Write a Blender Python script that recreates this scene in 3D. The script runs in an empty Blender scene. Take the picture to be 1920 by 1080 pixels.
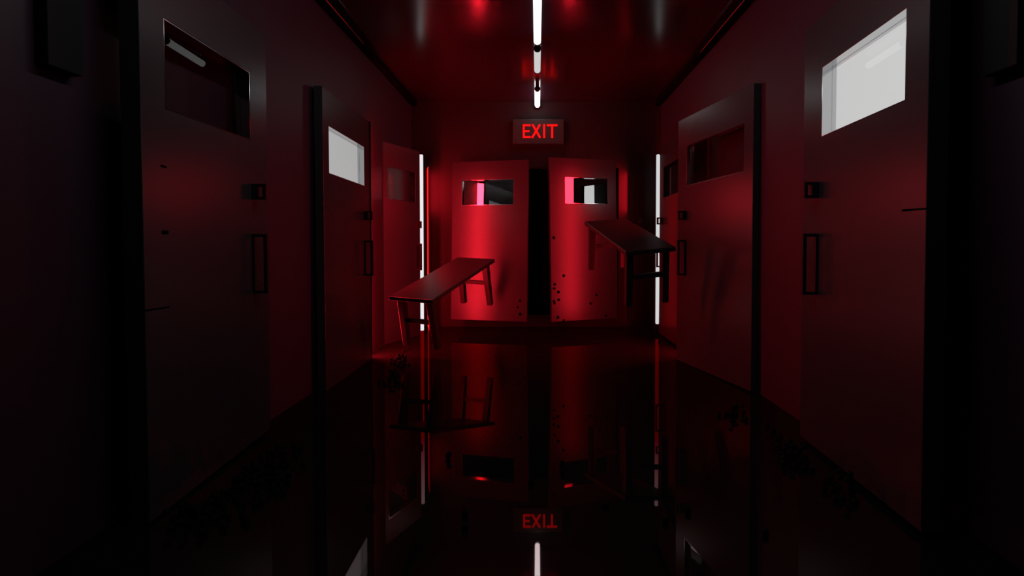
import bpy, bmesh, math, random
from mathutils import Vector, Matrix

C = bpy.context.scene.collection
random.seed(7)

# ------------------------------------------------------------------ camera
cam = bpy.data.cameras.new('camera')
cam.sensor_width = 36.0
cam.lens = 976.01 / 1920 * 36.0
cam.shift_x = (960 - 1007.55) / 1920
cam.shift_y = -(540 - 481.56) / 1920
cam.clip_start = 0.02
co = bpy.data.objects.new('camera', cam)
C.objects.link(co)
co.location = (0, 0, 1.0161)
co.rotation_euler = (math.radians(90) - 0.02359, 0, 0)
bpy.context.scene.camera = co

# ------------------------------------------------------------------ world, exposure
w = bpy.data.worlds.new('world')
bpy.context.scene.world = w
w.use_nodes = True
w.node_tree.nodes['Background'].inputs[0].default_value = (0, 0, 0, 1)
w.node_tree.nodes['Background'].inputs[1].default_value = 0
vs = bpy.context.scene.view_settings
vs.view_transform = 'Standard'
vs.look = 'None'
vs.exposure = 0.0
vs.gamma = 1.0
vs.use_curve_mapping = False

# light levels (radiance of the emitting faces)
RED = (1.0, 0.014, 0.03)
WARM_RED = (1.0, 0.01, 0.014)
E_SIDE_LEFT, E_SIDE_RIGHT = 104.0, 42.0      # crimson strips behind the second pair of doors
E_CORNER_LEFT, E_CORNER_RIGHT = 1.6, 1.0
E_PATCH_GLOW = 20.0   # red fins by the double door, with added glow on their upper part
E_TUBE_ADDED, E_TUBE_LONG, E_TUBE = 15.0, 1.6, 6.0                                # ceiling tubes
E_BAR_LEFT, E_BAR_RIGHT = 0.87, 0.66        # white upright bars
E_PANEL_LEFT, E_PANEL_RIGHT, E_NICHE = 0.62, 0.80, 4.2

# ------------------------------------------------------------------ materials
def mat(name, base, rough=0.5, metal=0.0, spec=0.5, noise=0.0, scale=30.0, bump=0.0):
    m = bpy.data.materials.new(name)
    m.use_nodes = True
    nt = m.node_tree
    b = nt.nodes['Principled BSDF']
    b.inputs['Base Color'].default_value = (*base, 1)
    b.inputs['Roughness'].default_value = rough
    b.inputs['Metallic'].default_value = metal
    b.inputs['Specular IOR Level'].default_value = spec
    if noise or bump:
        tc = nt.nodes.new('ShaderNodeTexCoord')
        n = nt.nodes.new('ShaderNodeTexNoise')
        n.inputs['Scale'].default_value = scale
        n.inputs['Detail'].default_value = 4
        nt.links.new(tc.outputs['Object'], n.inputs['Vector'])
        if noise:
            mx = nt.nodes.new('ShaderNodeMix')
            mx.data_type = 'RGBA'
            mx.inputs[6].default_value = (*[c * (1 - noise) for c in base], 1)
            mx.inputs[7].default_value = (*[min(1, c * (1 + noise)) for c in base], 1)
            nt.links.new(n.outputs['Fac'], mx.inputs[0])
            nt.links.new(mx.outputs[2], b.inputs['Base Color'])
        if bump:
            bp = nt.nodes.new('ShaderNodeBump')
            bp.inputs['Strength'].default_value = bump
            bp.inputs['Distance'].default_value = 0.002
            nt.links.new(n.outputs['Fac'], bp.inputs['Height'])
            nt.links.new(bp.outputs['Normal'], b.inputs['Normal'])
    return m

def emit(name, col, e):
    m = bpy.data.materials.new(name)
    m.use_nodes = True
    nt = m.node_tree
    nt.nodes.clear()
    o = nt.nodes.new('ShaderNodeOutputMaterial')
    s = nt.nodes.new('ShaderNodeEmission')
    s.inputs[0].default_value = (*col, 1)
    s.inputs[1].default_value = e
    nt.links.new(s.outputs[0], o.inputs[0])
    return m

def glass(name, ior=2.0, tint=0.9):
    m = bpy.data.materials.new(name)
    m.use_nodes = True
    nt = m.node_tree
    nt.nodes.clear()
    o = nt.nodes.new('ShaderNodeOutputMaterial')
    fr = nt.nodes.new('ShaderNodeFresnel')
    fr.inputs['IOR'].default_value = ior
    tr = nt.nodes.new('ShaderNodeBsdfTransparent')
    tr.inputs[0].default_value = (tint, tint, tint, 1)
    gl = nt.nodes.new('ShaderNodeBsdfGlossy')
    gl.inputs['Roughness'].default_value = 0.0
    ge = nt.nodes.new('ShaderNodeNewGeometry')       # the inner face of a thin pane does not reflect again
    inv = nt.nodes.new('ShaderNodeMath')
    inv.operation = 'SUBTRACT'
    inv.inputs[0].default_value = 1.0
    nt.links.new(ge.outputs['Backfacing'], inv.inputs[1])
    ml = nt.nodes.new('ShaderNodeMath')
    ml.operation = 'MULTIPLY'
    nt.links.new(fr.outputs[0], ml.inputs[0])
    nt.links.new(inv.outputs[0], ml.inputs[1])
    mx = nt.nodes.new('ShaderNodeMixShader')
    nt.links.new(ml.outputs[0], mx.inputs[0])
    nt.links.new(tr.outputs[0], mx.inputs[1])
    nt.links.new(gl.outputs[0], mx.inputs[2])
    nt.links.new(mx.outputs[0], o.inputs[0])
    return m

def polished(name, base, refl, edge, rough, fac):
    """dark polished floor: a dull body under a thin clear metallic sheen that deepens to red at grazing angles"""
    m = bpy.data.materials.new(name)
    m.use_nodes = True
    nt = m.node_tree
    b = nt.nodes['Principled BSDF']
    b.inputs['Base Color'].default_value = (*refl, 1)
    b.inputs['Specular Tint'].default_value = (*edge, 1)
    b.inputs['Metallic'].default_value = 1.0
    b.inputs['Roughness'].default_value = rough
    d = nt.nodes.new('ShaderNodeBsdfDiffuse')
    d.inputs[0].default_value = (*base, 1)
    mx = nt.nodes.new('ShaderNodeMixShader')
    mx.inputs[0].default_value = fac
    nt.links.new(d.outputs[0], mx.inputs[1])
    nt.links.new(b.outputs[0], mx.inputs[2])
    nt.links.new(mx.outputs[0], nt.nodes['Material Output'].inputs[0])
    return m

M = {
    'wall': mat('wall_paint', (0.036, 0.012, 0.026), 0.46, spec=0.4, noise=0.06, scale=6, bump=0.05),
    'ceiling': mat('ceiling_gloss_paint', (0.022, 0.006, 0.012), 0.17, spec=0.95, noise=0.05, scale=4),
    'floor': polished('floor_polished', (0.03, 0.025, 0.025), (0.14, 0.135, 0.135), (0.42, 0.055, 0.08), 0.02, 0.75),
    'door': mat('door_paint', (0.034, 0.028, 0.034), 0.27, spec=0.4, noise=0.04, scale=8),
    'black': mat('black_metal', (0.012, 0.012, 0.012), 0.3, 0.0),
    'steel': mat('conduit_metal', (0.6, 0.58, 0.58), 0.15, 1.0),
    'liner': mat('reveal_mirror', (0.62, 0.62, 0.63), 0.12, 1.0),
    'trim': mat('black_trim', (0.003, 0.003, 0.003), 0.9, spec=0.05),
    'bench': mat('bench_varnish', (0.024, 0.016, 0.018), 0.36, spec=0.24, noise=0.25, scale=9),
    'ball': mat('black_rubber', (0.004, 0.004, 0.004), 0.75, spec=0.1),
    'housing': mat('lamp_housing', (0.008, 0.007, 0.007), 0.7, spec=0.2),
    'signbox': mat('sign_case', (0.022, 0.02, 0.02), 0.5),
    'cell': mat('dark_cell', (0.012, 0.012, 0.012), 0.9, spec=0.1),
    'glass': glass('window_glass', 1.6),
    'coated_glass': glass('coated_window_glass', 2.6),
    'tube_added': emit('tube_light_added', (1, 1, 1), E_TUBE_ADDED),
    'tube_long': emit('tube_light_long', (1, 1, 1), E_TUBE_LONG),
    'tube': emit('tube_light', (1, 1, 1), E_TUBE),
    'tube_dim': emit('tube_light_dim', (1, 1, 1), 0.6),
    'bar_left': emit('bar_light_pinkish', (1, 0.95, 0.97), E_BAR_LEFT),
    'bar_right': emit('bar_light_white', (1, 1, 1), E_BAR_RIGHT),
    'panel_left': emit('lit_cell_left', (1, 1, 1), E_PANEL_LEFT),
    'panel_right': emit('lit_cell_right', (1, 1, 1), E_PANEL_RIGHT),
    'niche': emit('added_niche_glow', (1, 1, 1), E_NICHE),
    'red_left': emit('red_strip_left', RED, E_SIDE_LEFT),
    'red_right': emit('red_strip_right', RED, E_SIDE_RIGHT),
    'fin_left': emit('red_fin_left', WARM_RED, E_CORNER_LEFT),
    'fin_right': emit('red_fin_right', WARM_RED, E_CORNER_RIGHT),
    'patch_glow': emit('added_red_glow', RED, E_PATCH_GLOW),
    'edge': emit('glowing_red_edge', (1, 0.02, 0.03), 0.4),
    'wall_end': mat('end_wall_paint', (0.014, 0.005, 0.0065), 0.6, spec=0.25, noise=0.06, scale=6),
    'exit': emit('exit_letters', (1, 0.004, 0.004), 1.8),
}

# ------------------------------------------------------------------ helpers
def obj(name, bm, m, parent=None, loc=(0, 0, 0), bevel=0.0, smooth=False):
    bmesh.ops.recalc_face_normals(bm, faces=bm.faces)
    me = bpy.data.meshes.new(name)
    bm.to_mesh(me)
    bm.free()
    me.materials.append(m)
    if smooth:
        for p in me.polygons:
            p.use_smooth = True
    o = bpy.data.objects.new(name, me)
    o.location = loc
    C.objects.link(o)
    if parent:
        o.parent = parent
    if bevel:
        b = o.modifiers.new('bevel', 'BEVEL')
        b.width = bevel
        b.segments = 2
        b.limit_method = 'ANGLE'
    return o

def empty(name, loc):
    o = bpy.data.objects.new(name, None)
    o.empty_display_size = 0.1
    o.location = loc
    C.objects.link(o)
    return o

def tag(o, label=None, cat=None, group=None, kind=None):
    if label: o['label'] = label
    if cat: o['category'] = cat
    if group: o['group'] = group
    if kind: o['kind'] = kind
    return o

def hexa(bm, pts):
    """8 points: bottom ring of 4, then top ring of 4"""
    v = [bm.verts.new(p) for p in pts]
    for f in ((0, 3, 2, 1), (4, 5, 6, 7), (0, 1, 5, 4), (1, 2, 6, 5), (2, 3, 7, 6), (3, 0, 4, 7)):
        bm.faces.new([v[i] for i in f])

def box(bm, x0, x1, y0, y1, z0, z1, fn=None):
    p = [(x0, y0, z0), (x1, y0, z0), (x1, y1, z0), (x0, y1, z0), (x0, y0, z1), (x1, y0, z1), (x1, y1, z1), (x0, y1, z1)]
    hexa(bm, [fn(*q) for q in p] if fn else p)

def boxm(*a, fn=None):
    bm = bmesh.new()
    box(bm, *a, fn=fn)
    return bm

def prism(poly, z0, z1):
    bm = bmesh.new()
    a = [bm.verts.new((x, y, z0)) for x, y in poly]
    b = [bm.verts.new((x, y, z1)) for x, y in poly]
    n = len(poly)
    bm.faces.new(a[::-1])
    bm.faces.new(b)
    for i in range(n):
        bm.faces.new((a[i], a[(i + 1) % n], b[(i + 1) % n], b[i]))
    return bm

def rod(bm, p0, p1, r, n=16, taper=1.0):
    p0, p1 = Vector(p0), Vector(p1)
    d = (p1 - p0).normalized()
    u = d.orthogonal().normalized()
    v = d.cross(u)
    ra = [bm.verts.new(p0 + (u * math.cos(t) + v * math.sin(t)) * r) for t in [2 * math.pi * i / n for i in range(n)]]
    rb = [bm.verts.new(p1 + (u * math.cos(t) + v * math.sin(t)) * r * taper) for t in [2 * math.pi * i / n for i in range(n)]]
    bm.faces.new(ra[::-1])
    bm.faces.new(rb)
    for i in range(n):
        bm.faces.new((ra[i], ra[(i + 1) % n], rb[(i + 1) % n], rb[i]))

def slab_holes(a0, a1, b0, b1, t0, t1, holes, fn):
    """slab over (a, b) with rectangular holes (a0, a1, b0, b1) cut clean through from t0 to t1; fn maps (a, t, b) to xyz"""
    A = sorted({a0, a1, *[h[0] for h in holes], *[h[1] for h in holes]})
    B = sorted({b0, b1, *[h[2] for h in holes], *[h[3] for h in holes]})
    def solid(i, j):
        if i < 0 or j < 0 or i >= len(A) - 1 or j >= len(B) - 1:
            return False
        ca, cb = (A[i] + A[i + 1]) / 2, (B[j] + B[j + 1]) / 2
        return not any(h[0] < ca < h[1] and h[2] < cb < h[3] for h in holes)
    bm = bmesh.new()
    V = {}
    def vert(i, j, k):
        if (i, j, k) not in V:
            V[(i, j, k)] = bm.verts.new(fn(A[i], (t0, t1)[k], B[j]))
        return V[(i, j, k)]
    for i in range(len(A) - 1):
        for j in range(len(B) - 1):
            if not solid(i, j):
                continue
            for k in (0, 1):
                bm.faces.new([vert(i, j, k), vert(i + 1, j, k), vert(i + 1, j + 1, k), vert(i, j + 1, k)])
            if not solid(i - 1, j): bm.faces.new([vert(i, j, 0), vert(i, j + 1, 0), vert(i, j + 1, 1), vert(i, j, 1)])
            if not solid(i + 1, j): bm.faces.new([vert(i + 1, j, 0), vert(i + 1, j + 1, 0), vert(i + 1, j + 1, 1), vert(i + 1, j, 1)])
            if not solid(i, j - 1): bm.faces.new([vert(i, j, 0), vert(i + 1, j, 0), vert(i + 1, j, 1), vert(i, j, 1)])
            if not solid(i, j + 1): bm.faces.new([vert(i, j + 1, 0), vert(i + 1, j + 1, 0), vert(i + 1, j + 1, 1), vert(i, j + 1, 1)])
    return bm

# ------------------------------------------------------------------ the corridor
XL, XR, YB, YE, ZC = -1.545, 1.515, -1.6, 6.42, 2.765
def struct(name, bm, m, label, cat, bevel=0.0):
    return tag(obj(name, bm, m, bevel=bevel), label, cat, kind='structure')

struct('floor', boxm(XL - 0.1, XR + 0.1, YB, YE + 2.2, -0.1, 0), M['floor'], 'dark polished corridor floor that mirrors the double door', 'floor')
struct('ceiling', boxm(XL - 0.1, XR + 0.1, YB, YE + 2.2, ZC, ZC + 0.1), M['ceiling'], 'glossy corridor ceiling with red reflections above the tube lights', 'ceiling')
struct('wall_left', boxm(XL - 0.1, XL, YB, YE + 2.2, 0, ZC), M['wall'], 'long dark wall on the left side of the corridor', 'wall')
NICHE = (4.78, 6.30, 1.45, 1.98)
struct('wall_right', slab_holes(YB, YE + 2.2, 0, ZC, XR, XR + 0.1, [NICHE], lambda a, t, b: (t, a, b)), M['wall'],
       'long dark wall on the right side of the corridor', 'wall')
DW = (-0.98, 1.0, 0.13, 1.96)
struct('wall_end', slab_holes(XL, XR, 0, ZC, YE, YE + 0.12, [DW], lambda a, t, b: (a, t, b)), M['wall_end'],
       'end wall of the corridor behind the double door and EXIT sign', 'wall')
struct('wall_beyond', boxm(XL, XR, YE + 2.1, YE + 2.2, 0, ZC), M['cell'], 'black far wall of the unlit space beyond the double door', 'wall')
struct('wall_behind', boxm(XL - 0.1, XR + 0.1, YB - 0.1, YB, 0, ZC), M['wall'], 'wall closing the corridor behind the viewer', 'wall')
# unseen black recess added to keep the white panel out of direct view
nb = bmesh.new()
y0, y1, z0, z1 = NICHE
D = XR + 0.42
box(nb, D, D + 0.03, y0, y1, z0, z1)
box(nb, XR + 0.1, D + 0.03, y0, y1, z0 - 0.03, z0)
box(nb, XR + 0.1, D + 0.03, y0, y1, z1, z1 + 0.03)
box(nb, XR + 0.1, D + 0.03, y1, y1 + 0.03, z0 - 0.03, z1 + 0.03)
box(nb, XR + 0.1, D + 0.03, y0 - 0.03, y0, z0 - 0.03, z1 + 0.03)
struct('wall_recess', nb, M['cell'], 'unseen black recess added in the right wall behind the far right door', 'wall')
for s, X, nm in ((1, XL, 'trim_1'), (-1, XR, 'trim_2')):
    struct(nm, boxm(min(X, X + s * 0.07), max(X, X + s * 0.07), YB, YE, ZC - 0.05, ZC), M['trim'],
           'black trim along the top of the %s wall' % ('left' if s > 0 else 'right'), 'trim')

# ------------------------------------------------------------------ doors
H, WB, WT, TH = 2.1, 1.5173, 1.8523, 0.07
def make_door(name, label, X, Y, a, zb, lean, roll, W, ml, mr, side, k=1.0, th=TH, handles=True, panel=None, huc=0.163):
    """side: -1 left wall, 1 right wall, 'l'/'r' leaves of the double door"""
    if side in (-1, 1): dr = Vector((math.sin(a), math.cos(a), 0))
    else: dr = Vector((-math.cos(a) if side == 'l' else math.cos(a), math.sin(a), 0))
    n = Vector((dr.y, -dr.x, 0))
    out = 1 if side in (-1, 'r') else -1          # n points into the corridor when 1
    Z = Vector((0, 0, 1))
    U = dr * math.cos(roll) + n * (math.sin(roll) * math.sin(lean)) + Z * (math.sin(roll) * math.cos(lean))
    V = -dr * math.sin(roll) + n * (math.cos(roll) * math.sin(lean)) + Z * (math.cos(roll) * math.cos(lean))
    N = (n - V * n.dot(V)).normalized() * out
    def fn(u, t, h):                               # t measured back from the front face
        return tuple(U * (u * k) + V * (h * k) - N * t)
    hole = (ml, W - mr, WB, WT) if side in (-1, 1) else (mr, W - ml, WB, WT)
    bm = slab_holes(0, W, 0, H, 0, th, [hole], fn)
    d = obj(name, bm, M['door'], loc=(X, Y, zb), bevel=0.003)
    tag(d, label, 'door', kind='structure')
    g = obj('window_pane', boxm(hole[0] + 0.003, hole[1] - 0.003, th * 0.62, th * 0.62 + 0.006, hole[2] + 0.003, hole[3] - 0.003, fn=fn),
            M['glass'] if side in (-1, 1) else M['coated_glass'], d)
    fr = slab_holes(hole[0], hole[1], hole[2], hole[3], 0.001, th - 0.003, [(hole[0] + 0.003, hole[1] - 0.003, hole[2] + 0.003, hole[3] - 0.003)], fn)
    obj('added_lining', fr, M['liner'] if name != 'door_6' else M['trim'], d)  # added mirror lining brightens the reveals; far right door's is black against glints
    if panel:
        p = obj('lit_panel', boxm(hole[0], hole[1], th - 0.003, th, hole[2], hole[3], fn=fn), panel, d)
        obj('light_block', boxm(hole[0] - 0.02, hole[1] + 0.02, th + 0.0005, th + 0.008, hole[2] - 0.02, hole[3] + 0.02, fn=fn), M['housing'], d)  # unseen plate added to stop the panel's light leaking onto the wall
        p['label'] = 'brightly lit white panel behind the window'
    if handles:
        uc = W - huc
        for nm, h0, h1, e, b, pl in (('pull_handle', 0.752, 1.052, 0.072, 0.0105, 0.012), ('latch', 1.225, 1.302, 0.07, 0.011, 0.034)):
            hb = bmesh.new()
            b2 = b
            box(hb, uc - b2, uc + b2, -pl, 0.0, h0, h1, fn=fn)                       # plate on the door
            box(hb, uc - b2, uc + b2, -e, -e + 0.017, h0, h1, fn=fn)                 # grip
            bt = 0.016 if nm == 'pull_handle' else 0.013
            box(hb, uc - b2, uc + b2, -e + 0.017, -pl, h0, h0 + bt, fn=fn)
            box(hb, uc - b2, uc + b2, -e + 0.017, -pl, h1 - bt, h1, fn=fn)
            o = obj(nm, hb, M['black'], d)
            o['label'] = 'black square-section ' + ('pull handle' if nm == 'pull_handle' else 'latch loop above the handle')
    return d

make_door('door_1', 'near left grey door with a wide unlit window', -1.3993, 1.8551, -0.0470, 0.0087, 0.0041, 0.0114, 0.9429, 0.1321, 0.1729, -1)
make_door('door_2', 'left door with a brightly lit white window', -1.4581, 3.574, -0.0130, -0.0036 + 0.004, -0.0048, -0.0144 + 0.012, 1.0319, 0.1032, 0.1475, -1, th=0.06, panel=M['panel_left'])
make_door('door_3', 'far left door swung out beside the pinkish white light bar', -1.56, 5.2, 0.4017, 0.001, 0, 0, 0.669, 0.098, 0.083, -1, k=0.975, huc=0.08)
make_door('door_4', 'near right door with a brightly lit white window', 1.3222, 1.7711, 0.0545, 0.0238, 0.0045, -0.0077, 0.9314, 0.1222, 0.1865, 1, panel=M['panel_right'])
make_door('door_5', 'right door swung ajar into the corridor with an unlit window', 1.4557, 3.5284, -0.2131, 0.0125, 0.0090, -0.0116, 1.0756, 0.1081, 0.1573, 1, th=0.05, huc=0.14)
make_door('door_6', 'far right door mostly hidden behind the ajar right door', 1.3745, 4.9159, 0.0101, 0.0148, 0.0053, -0.0025, 0.9999, 0.15, 0.1561, 1)
KE = 0.88408
make_door('door_7', 'left leaf of the red-lit double door under the EXIT sign', -0.1214, 5.9114, 0.2073, 0.1348, 0.043, 0.0012, 1.0367, 0.1357, 0.193, 'l', KE, 0.05, handles=False)
make_door('door_8', 'right leaf of the double door, partly behind the higher bench', 0.1617, 5.851, 0.3334, 0.1418, -0.012, 0.0098, 0.9403, 0.1282, 0.2077, 'r', KE, 0.05, handles=False)

# ------------------------------------------------------------------ lights of the place, with added ones
def tube_light(y0, y1, m, label):
    z = ZC - 0.055
    t = tag(empty('tube_light', (0.0, y0, ZC)), label, 'light', 'ceiling tube lights')
    bm = bmesh.new()
    rod(bm, (0, 0.02, -0.055), (0, y1 - y0 - 0.02, -0.055), 0.03, 24)
    obj('glass_tube', bm, m, t, smooth=False)
    for a in (0, 1):
        bm = bmesh.new()
        yy = 0 if a == 0 else y1 - y0 - 0.02
        rod(bm, (0, yy, -0.055), (0, yy + 0.02, -0.055), 0.031, 24)
        box(bm, -0.02, 0.02, yy, yy + 0.02, -0.055, 0)
        obj('end_cap', bm, M['housing'], t)
    return t
tube_light(0.9, 2.85, M['tube_added'], 'unseen ceiling tube light added just above the top edge of the picture')  # out of view, added to light the near doors
tube_light(3.40, 4.40, M['tube_long'], 'long white ceiling tube light at the top edge of the picture')
tube_light(4.53, 5.12, M['tube_dim'], 'short dimmer ceiling tube light between the long one and the last one')
tube_light(5.70, 6.385, M['tube'], 'short bright ceiling tube light just above the EXIT sign')

def light_bar(x, y, z0, z1, m, label, chamfer):
    t = tag(empty('light_bar', (x, y, 0)), label, 'light', 'upright white light bars')
    obj('diffuser', boxm(-0.02, 0.02, -0.018, 0.018, z0, z1), m, t, bevel=chamfer)
    obj('back_channel', boxm(-0.024, 0.024, 0.018, 0.035, 0.0, z1 + 0.012), M['housing'], t)
light_bar(-1.366, 6.14, 0.0, 2.07, M['bar_left'], 'upright pinkish white light bar beside the far left door', 0.002)
light_bar(1.40, 6.06, 0.088, 2.06, M['bar_right'], 'upright white light bar beside the far right door', 0.012)

def wedge_lamp(pa, pb, corner, z0, z1, m, label):
    """wall-mounted strip: dark wedge housing whose sloping face carries the red diffuser; pa, pb are the ends of that face"""
    cx, cy = corner
    t = tag(empty('strip_light', (cx, cy, z0)), label, 'light', 'red strip lights fixed upright to the walls')
    P = [(pa[0] - cx, pa[1] - cy), (pb[0] - cx, pb[1] - cy), (0, 0)]
    obj('housing', prism(P, 0, z1 - z0), M['housing'], t)
    a, b = Vector((*P[0], 0)), Vector((*P[1], 0))
    nrm = Vector(((b - a).y, -(b - a).x, 0)).normalized()
    if nrm.y < 0: nrm = -nrm
    a2, b2 = a.lerp(b, 0.06), a.lerp(b, 0.82)
    q = [(a2.x, a2.y), (b2.x, b2.y), ((b2 + nrm * 0.004).x, (b2 + nrm * 0.004).y), ((a2 + nrm * 0.004).x, (a2 + nrm * 0.004).y)]
    obj('diffuser', prism(q, 0.03, z1 - z0 - 0.03), m, t)
wedge_lamp((-1.545, 4.725), (-1.469, 4.612), (-1.545, 4.61), 0.0, 2.1, M['red_left'], 'dark backed red strip light on the left wall between two doors')
wedge_lamp((1.515, 4.80), (1.40, 4.66), (1.515, 4.66), 0.0, 2.1, M['red_right'], 'red strip light hidden behind the ajar right door')

def fin_light(p0, p1, z0, z1, m, label, side):
    """thin upright red panel standing in a corner, glowing on its broad faces"""
    p0, p1 = Vector((*p0, 0)), Vector((*p1, 0))
    t = tag(empty('neon_panel', (p0.x, p0.y, 0)), label, 'light', 'thin red neon panels in the end corners')
    d = (p1 - p0)
    n = Vector((d.y, -d.x, 0)).normalized() * 0.004
    o = Vector((0, 0, 0))
    obj('glow_panel', prism([((o - n).x, (o - n).y), ((o + n).x, (o + n).y), ((d + n).x, (d + n).y), ((d - n).x, (d - n).y)], z0, z1), m, t)
    h = n.normalized() * side
    a, b = d * 0.04, d * 0.96
    q = [a + h * 0.004, b + h * 0.004, b + h * 0.0065, a + h * 0.0065]
    lh = obj('added_glow', prism([(p.x, p.y) for p in q], 1.42, 1.90), M['patch_glow'], t)  # added glow, hidden from the front, for red patches on the near doors
    lh['label'] = 'added red glow on the neon panel for the red patches on the near doors'
    e = d.normalized() * 0.01
    u, v = h * 0.0085, -h * 0.001
    if label.startswith('thin red neon panel upright just'): v = -h * 0.007
    obj('edge_strip', prism([((-e + v).x, (-e + v).y), ((-e + u).x, (-e + u).y), (u.x, u.y), (v.x, v.y)], 0, z1 + 0.01), M['housing'] if side < 0 else M['edge'], t)
fin_light((-1.283, 6.12), (-1.341, 6.36), 0.02, 1.92, M['fin_left'], 'thin red neon panel upright in the left end corner', 1)
fin_light((1.085, 6.22), (1.1185, 6.40), 0.02, 1.92, M['fin_right'], 'thin red neon panel upright just right of the double door', -1)

# white panel added so that the right leaf's window mirrors it
pn = tag(obj('added_glow_panel', boxm(XR + 0.16, D - 0.01, NICHE[0] + 0.002, NICHE[0] + 0.012, NICHE[2] + 0.02, NICHE[3] - 0.02), M['niche']),
         'added white glow panel in the recess, mirrored in the right leaf of the double door', 'light')

# ------------------------------------------------------------------ EXIT sign
sg = tag(empty('exit_sign', (0.0, YE, 1.87)), 'EXIT sign box with red glowing letters above the double door', 'sign')
SX0, SX1, SZ0, SZ1 = -0.302, 0.322, 1.0161 + 0.0, 0.0
def zpix(y, d):
    v = math.atan((481.56 - y) / 976.01) - 0.02359
    return 1.0161 + math.tan(v) * d
SD = 6.34
sz0, sz1 = zpix(270, SD) - 1.87, zpix(223, SD) - 1.87
xp = lambda x, d=SD: (x - 1007.55) / 976.01 * d
obj('sign_case', boxm(xp(961.5), xp(1057), SD - YE, 0, sz0, sz1), M['signbox'], sg, bevel=0.006)
lt = 0.008
def letter(strokes):
    bm = bmesh.new()
    for (x0, y0, x1, y1, wd) in strokes:
        a = Vector((xp(x0), 0, zpix(y0, SD) - 1.87)); b = Vector((xp(x1), 0, zpix(y1, SD) - 1.87))
        d = (b - a).normalized(); n = Vector((-d.z, 0, d.x)) * (wd / 976 * SD / 2)
        yf, yb = SD - YE - lt, SD - YE
        P = [a - n, b - n, b + n, a + n]
        hexa(bm, [(p.x, yf, p.z) for p in P] + [(p.x, yb, p.z) for p in P])
    return obj('letter', bm, M['exit'], sg)
letter([(982.3, 233.3, 982.3, 258.6, 3.3), (983.9, 235.0, 995, 235.0, 3.1), (983.9, 246, 993, 246, 2.9), (983.9, 256.9, 995, 256.9, 3.1)])
letter([(998.5, 233.5, 1012.8, 258.4, 3.4), (1012.5, 233.5, 997.8, 258.4, 3.4)])
letter([(1020.4, 233.3, 1020.4, 258.6, 3.3)])
letter([(1025.5, 235.0, 1045, 235.0, 3.1), (1035.2, 236.5, 1035.2, 258.6, 3.3)])

# ------------------------------------------------------------------ benches
def rotvec(r):
    r = Vector(r)
    return Matrix.Rotation(r.length, 3, r.normalized())
def make_bench(label, S, T, r):
    L, W, h, li, lib, wi, wib = S
    b = tag(empty('bench', T), label, 'bench', 'wooden benches in mid air')
    b.rotation_mode = 'QUATERNION'
    b.rotation_quaternion = rotvec(r).to_quaternion()
    th = 0.036
    obj('seat', boxm(-W / 2, W / 2, -L / 2, L / 2, -th, 0), M['bench'], b, bevel=0.006)
    for sy in (-1, 1):
        tops = []
        for sx in (-1, 1):
            a = Vector((sx * (W / 2 - wi), sy * (L / 2 - li), -th))
            e = Vector((sx * (W / 2 - wib + 0.012), sy * (L / 2 - lib), -h))
            hw, hw2 = 0.031, 0.026
            bm = bmesh.new()
            hexa(bm, [(e.x - hw2, e.y - hw2, e.z), (e.x + hw2, e.y - hw2, e.z), (e.x + hw2, e.y + hw2, e.z), (e.x - hw2, e.y + hw2, e.z),
                      (a.x - hw, a.y - hw, a.z), (a.x + hw, a.y - hw, a.z), (a.x + hw, a.y + hw, a.z), (a.x - hw, a.y + hw, a.z)])
            obj('leg', bm, M['bench'], b, bevel=0.004)
            tops.append(a.lerp(e, 0.46))
        s = bmesh.new()
        p, q = tops
        box(s, p.x + 0.028, q.x - 0.028, p.y - 0.013, p.y + 0.013, p.z - 0.02, p.z + 0.02)
        obj('stretcher', s, M['bench'], b, bevel=0.003)
    return b
make_bench('lower bench hovering tilted in front of the left leaf of the double door', (1.2075, 0.4361, 0.4836, 0.078, 0.0773, 0.0739, 0.0732),
           (-0.8584, 4.9176, 0.7197), (0.2645, -0.0149, -0.3696))
make_bench('higher bench hovering tilted in front of the right leaf of the double door', (1.1032, 0.412, 0.4729, 0.0841, 0.0632, 0.0576, 0.0627),
           (0.765, 4.5286, 1.1174), (0.2612, -0.0607, 0.1975))

# ------------------------------------------------------------------ small fittings
for s, X, lab in ((1, XL, 'narrow dark wall bar high on the left wall before the near left door'), (-1, XR, 'narrow dark wall bar high on the right wall before the near right door')):
    t = tag(empty('wall_bar', (X, 1.675, 1.57)), lab, 'wall bar', 'narrow wall bars near the ceiling')
    obj('cover', boxm(min(0, s * 0.043), max(0, s * 0.043), -0.062, 0.062, 0, 0.8), M['housing'], t, bevel=0.003)
for s, X, yy, lab in ((1, XL, 4.42, 'thin pipe along the top of the left wall'), (-1, XR, 4.62, 'thin pipe along the top of the right wall')):
    bm = bmesh.new()
    rod(bm, (0, -5.8, 0), (0, 0, 0), 0.005, 12)
    tag(obj('pipe', bm, M['steel'], loc=(X + s * 0.082, yy, ZC - 0.057)), lab, 'pipe', 'thin pipes under the ceiling')
sw = tag(empty('wall_switch', (1.277, YE, 1.31)), 'small square switch on the end wall right of the double door', 'switch')
obj('plate', boxm(-0.036, 0.036, -0.012, 0, -0.036, 0.036), M['door'], sw, bevel=0.003)
obj('rocker', boxm(-0.018, 0.018, -0.018, -0.012, -0.022, 0.022), M['door'], sw, bevel=0.002)

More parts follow.
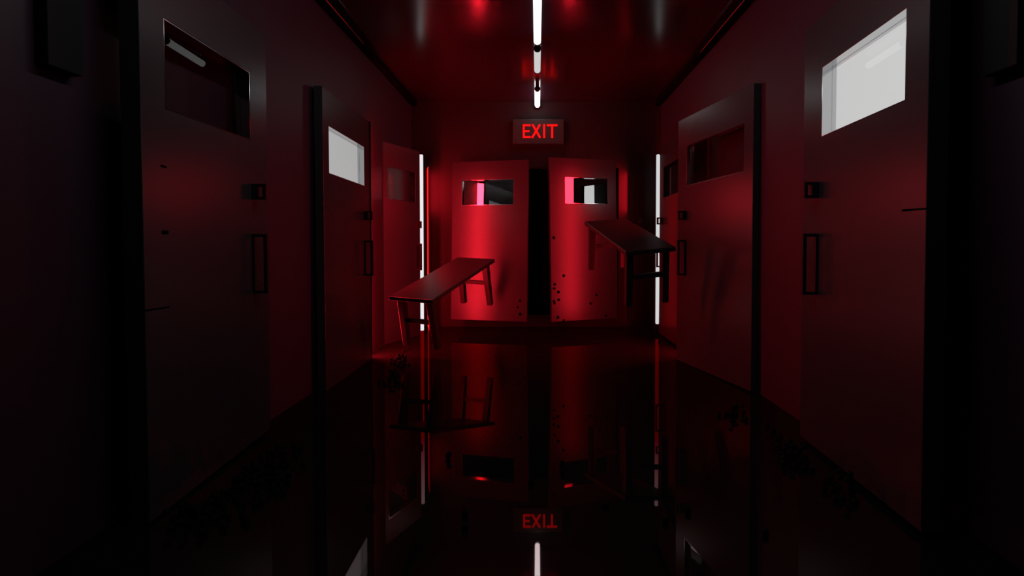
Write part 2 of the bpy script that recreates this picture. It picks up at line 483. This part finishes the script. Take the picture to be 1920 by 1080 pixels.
def pix(x, y, d):
    a, b = (x - 1007.55) / 976.01, (481.56 - y) / 976.01
    c, s = math.cos(0.02359), math.sin(0.02359)
    v = Vector((a, c + b * s, b * c - s))
    return Vector((0, 0, 1.0161)) + v * (d / v.y)
for (xa, ya, xb, yb, d, r, lab) in (
        (272, 582.5, 318, 575.5, 1.84, 0.004, 'long dark splinter by the lower part of the near left door'),
        (302.5, 310.8, 312, 313.2, 1.88, 0.005, 'tiny dark splinter below the window of the near left door'),
        (305.5, 435.5, 314.5, 435.5, 1.88, 0.0085, 'small square dark chip at the middle of the near left door'),
        (1692, 394.5, 1740, 391, 1.72, 0.004, 'long dark splinter by the near right door')):
    p, q = pix(xa, ya, d), pix(xb, yb, d)
    m = (p + q) / 2
    bm = bmesh.new()
    rod(bm, p - m, q - m, r, 5, 0.8)
    tag(obj('splinter', bm, M['trim'], loc=m), lab, 'splinter')

# ------------------------------------------------------------------ black balls
R = 0.0128
bm = bmesh.new()
bmesh.ops.create_icosphere(bm, subdivisions=3, radius=R)
for f in bm.faces: f.smooth = True
ball_me = bpy.data.meshes.new('ball')
bm.to_mesh(ball_me)
bm.free()
ball_me.materials.append(M['ball'])
placed = []
def ball(p, label, group, k=1.0):
    o = bpy.data.objects.new('ball', ball_me)
    o.location = p
    if k != 1.0: o.scale = (k, k, k)
    C.objects.link(o)
    tag(o, label, 'ball', group)
    placed.append(Vector(p))
def floor_pt(x, y):
    v = math.tan(math.atan((y - 481.56) / 976.01) + 0.02359)
    d = (1.0161 - R) / v
    q = pix(x, y, d)
    return Vector((q.x, d, R))
def try_ball(p, label, group):
    p = Vector(p)
    if p.x < -1.36 and 1.8 < p.y < 2.9 and p.z < 0.2: return False
    for _ in range(6):
        hit = [q for q in placed if (q - p).length < 2 * R * 0.99]
        if not hit: break
        p.z += 2 * R * 0.6
    else:
        return False
    if p.z > 0.075: return False
    ball(p, label, group)
    return True
lab = 'small black ball in the long heap on the floor below the near left door'
grp = 'black balls heaped below the near left door'
n = 0
while n < 125:
    t = random.random()
    t = t ** 0.8
    x = 310 + (545 - 310) * t
    y = 985 + (862 - 985) * t
    sp = 0.55 + 0.6 * math.sin(math.pi * min(1, max(0, t)))
    x += random.gauss(0, 22) * sp; y += random.gauss(4, 20) * sp
    p = floor_pt(x, y)
    if p.x < -1.33 + 0.0 or p.x > -0.75: continue
    if try_ball(p, lab, grp): n += 1
for x, y in ((520, 833), (564, 839), (503, 846), (550, 851), (541, 876), (541, 889), (519, 921), (490, 938), (462, 977), (372, 984), (489, 853), (475, 868), (521, 881), (532, 903)):
    p = floor_pt(x, y)
    try_ball(p, lab, grp)
lab = 'small black ball in the heap on the floor below the lower bench'
grp = 'black balls heaped below the lower bench'
for x, y in ((766, 653), (757, 658), (760, 668)): try_ball(floor_pt(x, y), lab, grp)
n = 0
while n < 24:
    if try_ball(floor_pt(random.gauss(750, 9), random.gauss(680, 6)), lab, grp): n += 1
n = 0
while n < 22:
    if try_ball(floor_pt(random.gauss(742, 9) , random.gauss(712, 7)), lab, grp): n += 1
for x, y in ((711, 716), (722, 719), (731, 710)): try_ball(floor_pt(x, y), lab, grp)
lab = 'small black ball in the heap on the floor near the ajar right door'
grp = 'black balls near the ajar right door'
n = 0
while n < 14:
    if try_ball(floor_pt(random.gauss(1368, 11), random.gauss(774, 6)), lab, grp): n += 1
for x, y in ((1348, 777), (1392, 771), (1399, 785), (1439, 797), (1450, 808), (1463, 819), (1482, 826)): try_ball(floor_pt(x, y), lab, grp)
lab = 'small black ball in the long heap on the floor below the near right door'
grp = 'black balls heaped below the near right door'
n = 0
while n < 34:
    t = random.random()
    p = floor_pt(1455 + 62 * t + random.gauss(0, 10), 842 + 30 * t + random.gauss(0, 9))
    if p.x < 1.3 and try_ball(p, lab, grp): n += 1
n = 0
while n < 18:
    t = random.random()
    p = floor_pt(1555 + 50 * t + random.gauss(0, 10), 900 + 36 * t + random.gauss(0, 10))
    if p.x < 1.3 and try_ball(p, lab, grp): n += 1
lab = 'small black ball lying by the foot of the far right door'
for x, y in ((1236, 632), (1247, 634), (1254, 636)): try_ball(floor_pt(x, y + 6), lab, 'black balls by the far right door')
lab = 'single small black ball lying loose on the polished floor'
grp = 'black balls loose in the middle of the floor'
for x, y in ((840, 855), (842, 858), (872, 961), (872, 988), (996, 902), (1054, 868), (1054, 884), (1136, 946), (1248, 975), (1290, 956), (1435, 998), (1016, 668)):
    try_ball(floor_pt(x, y), lab, grp)
lab = 'small black ball floating in the air before the right leaf of the double door'
grp = 'black balls floating before the right leaf'
for i, (x, y) in enumerate(((1038.5, 445.8), (1057, 517), (1040, 533), (1039, 541), (1047, 547.5), (1047.5, 562), (1038.5, 565), (1039.5, 568.5), (1046, 595), (1057, 601), (1108, 569), (1118.5, 553), (1137, 592))):
    ball(pix(x, y, 4.4 + 0.13 * ((i * 5) % 4) - 0.1), lab, grp)
lab = 'small black ball floating in the air before the left leaf of the double door'
for x, y, d in ((975.5, 589, 4.0), (971, 576, 5.2), (975, 563.5, 5.4)):
    ball(pix(x, y, d), lab, 'black balls floating before the left leaf')
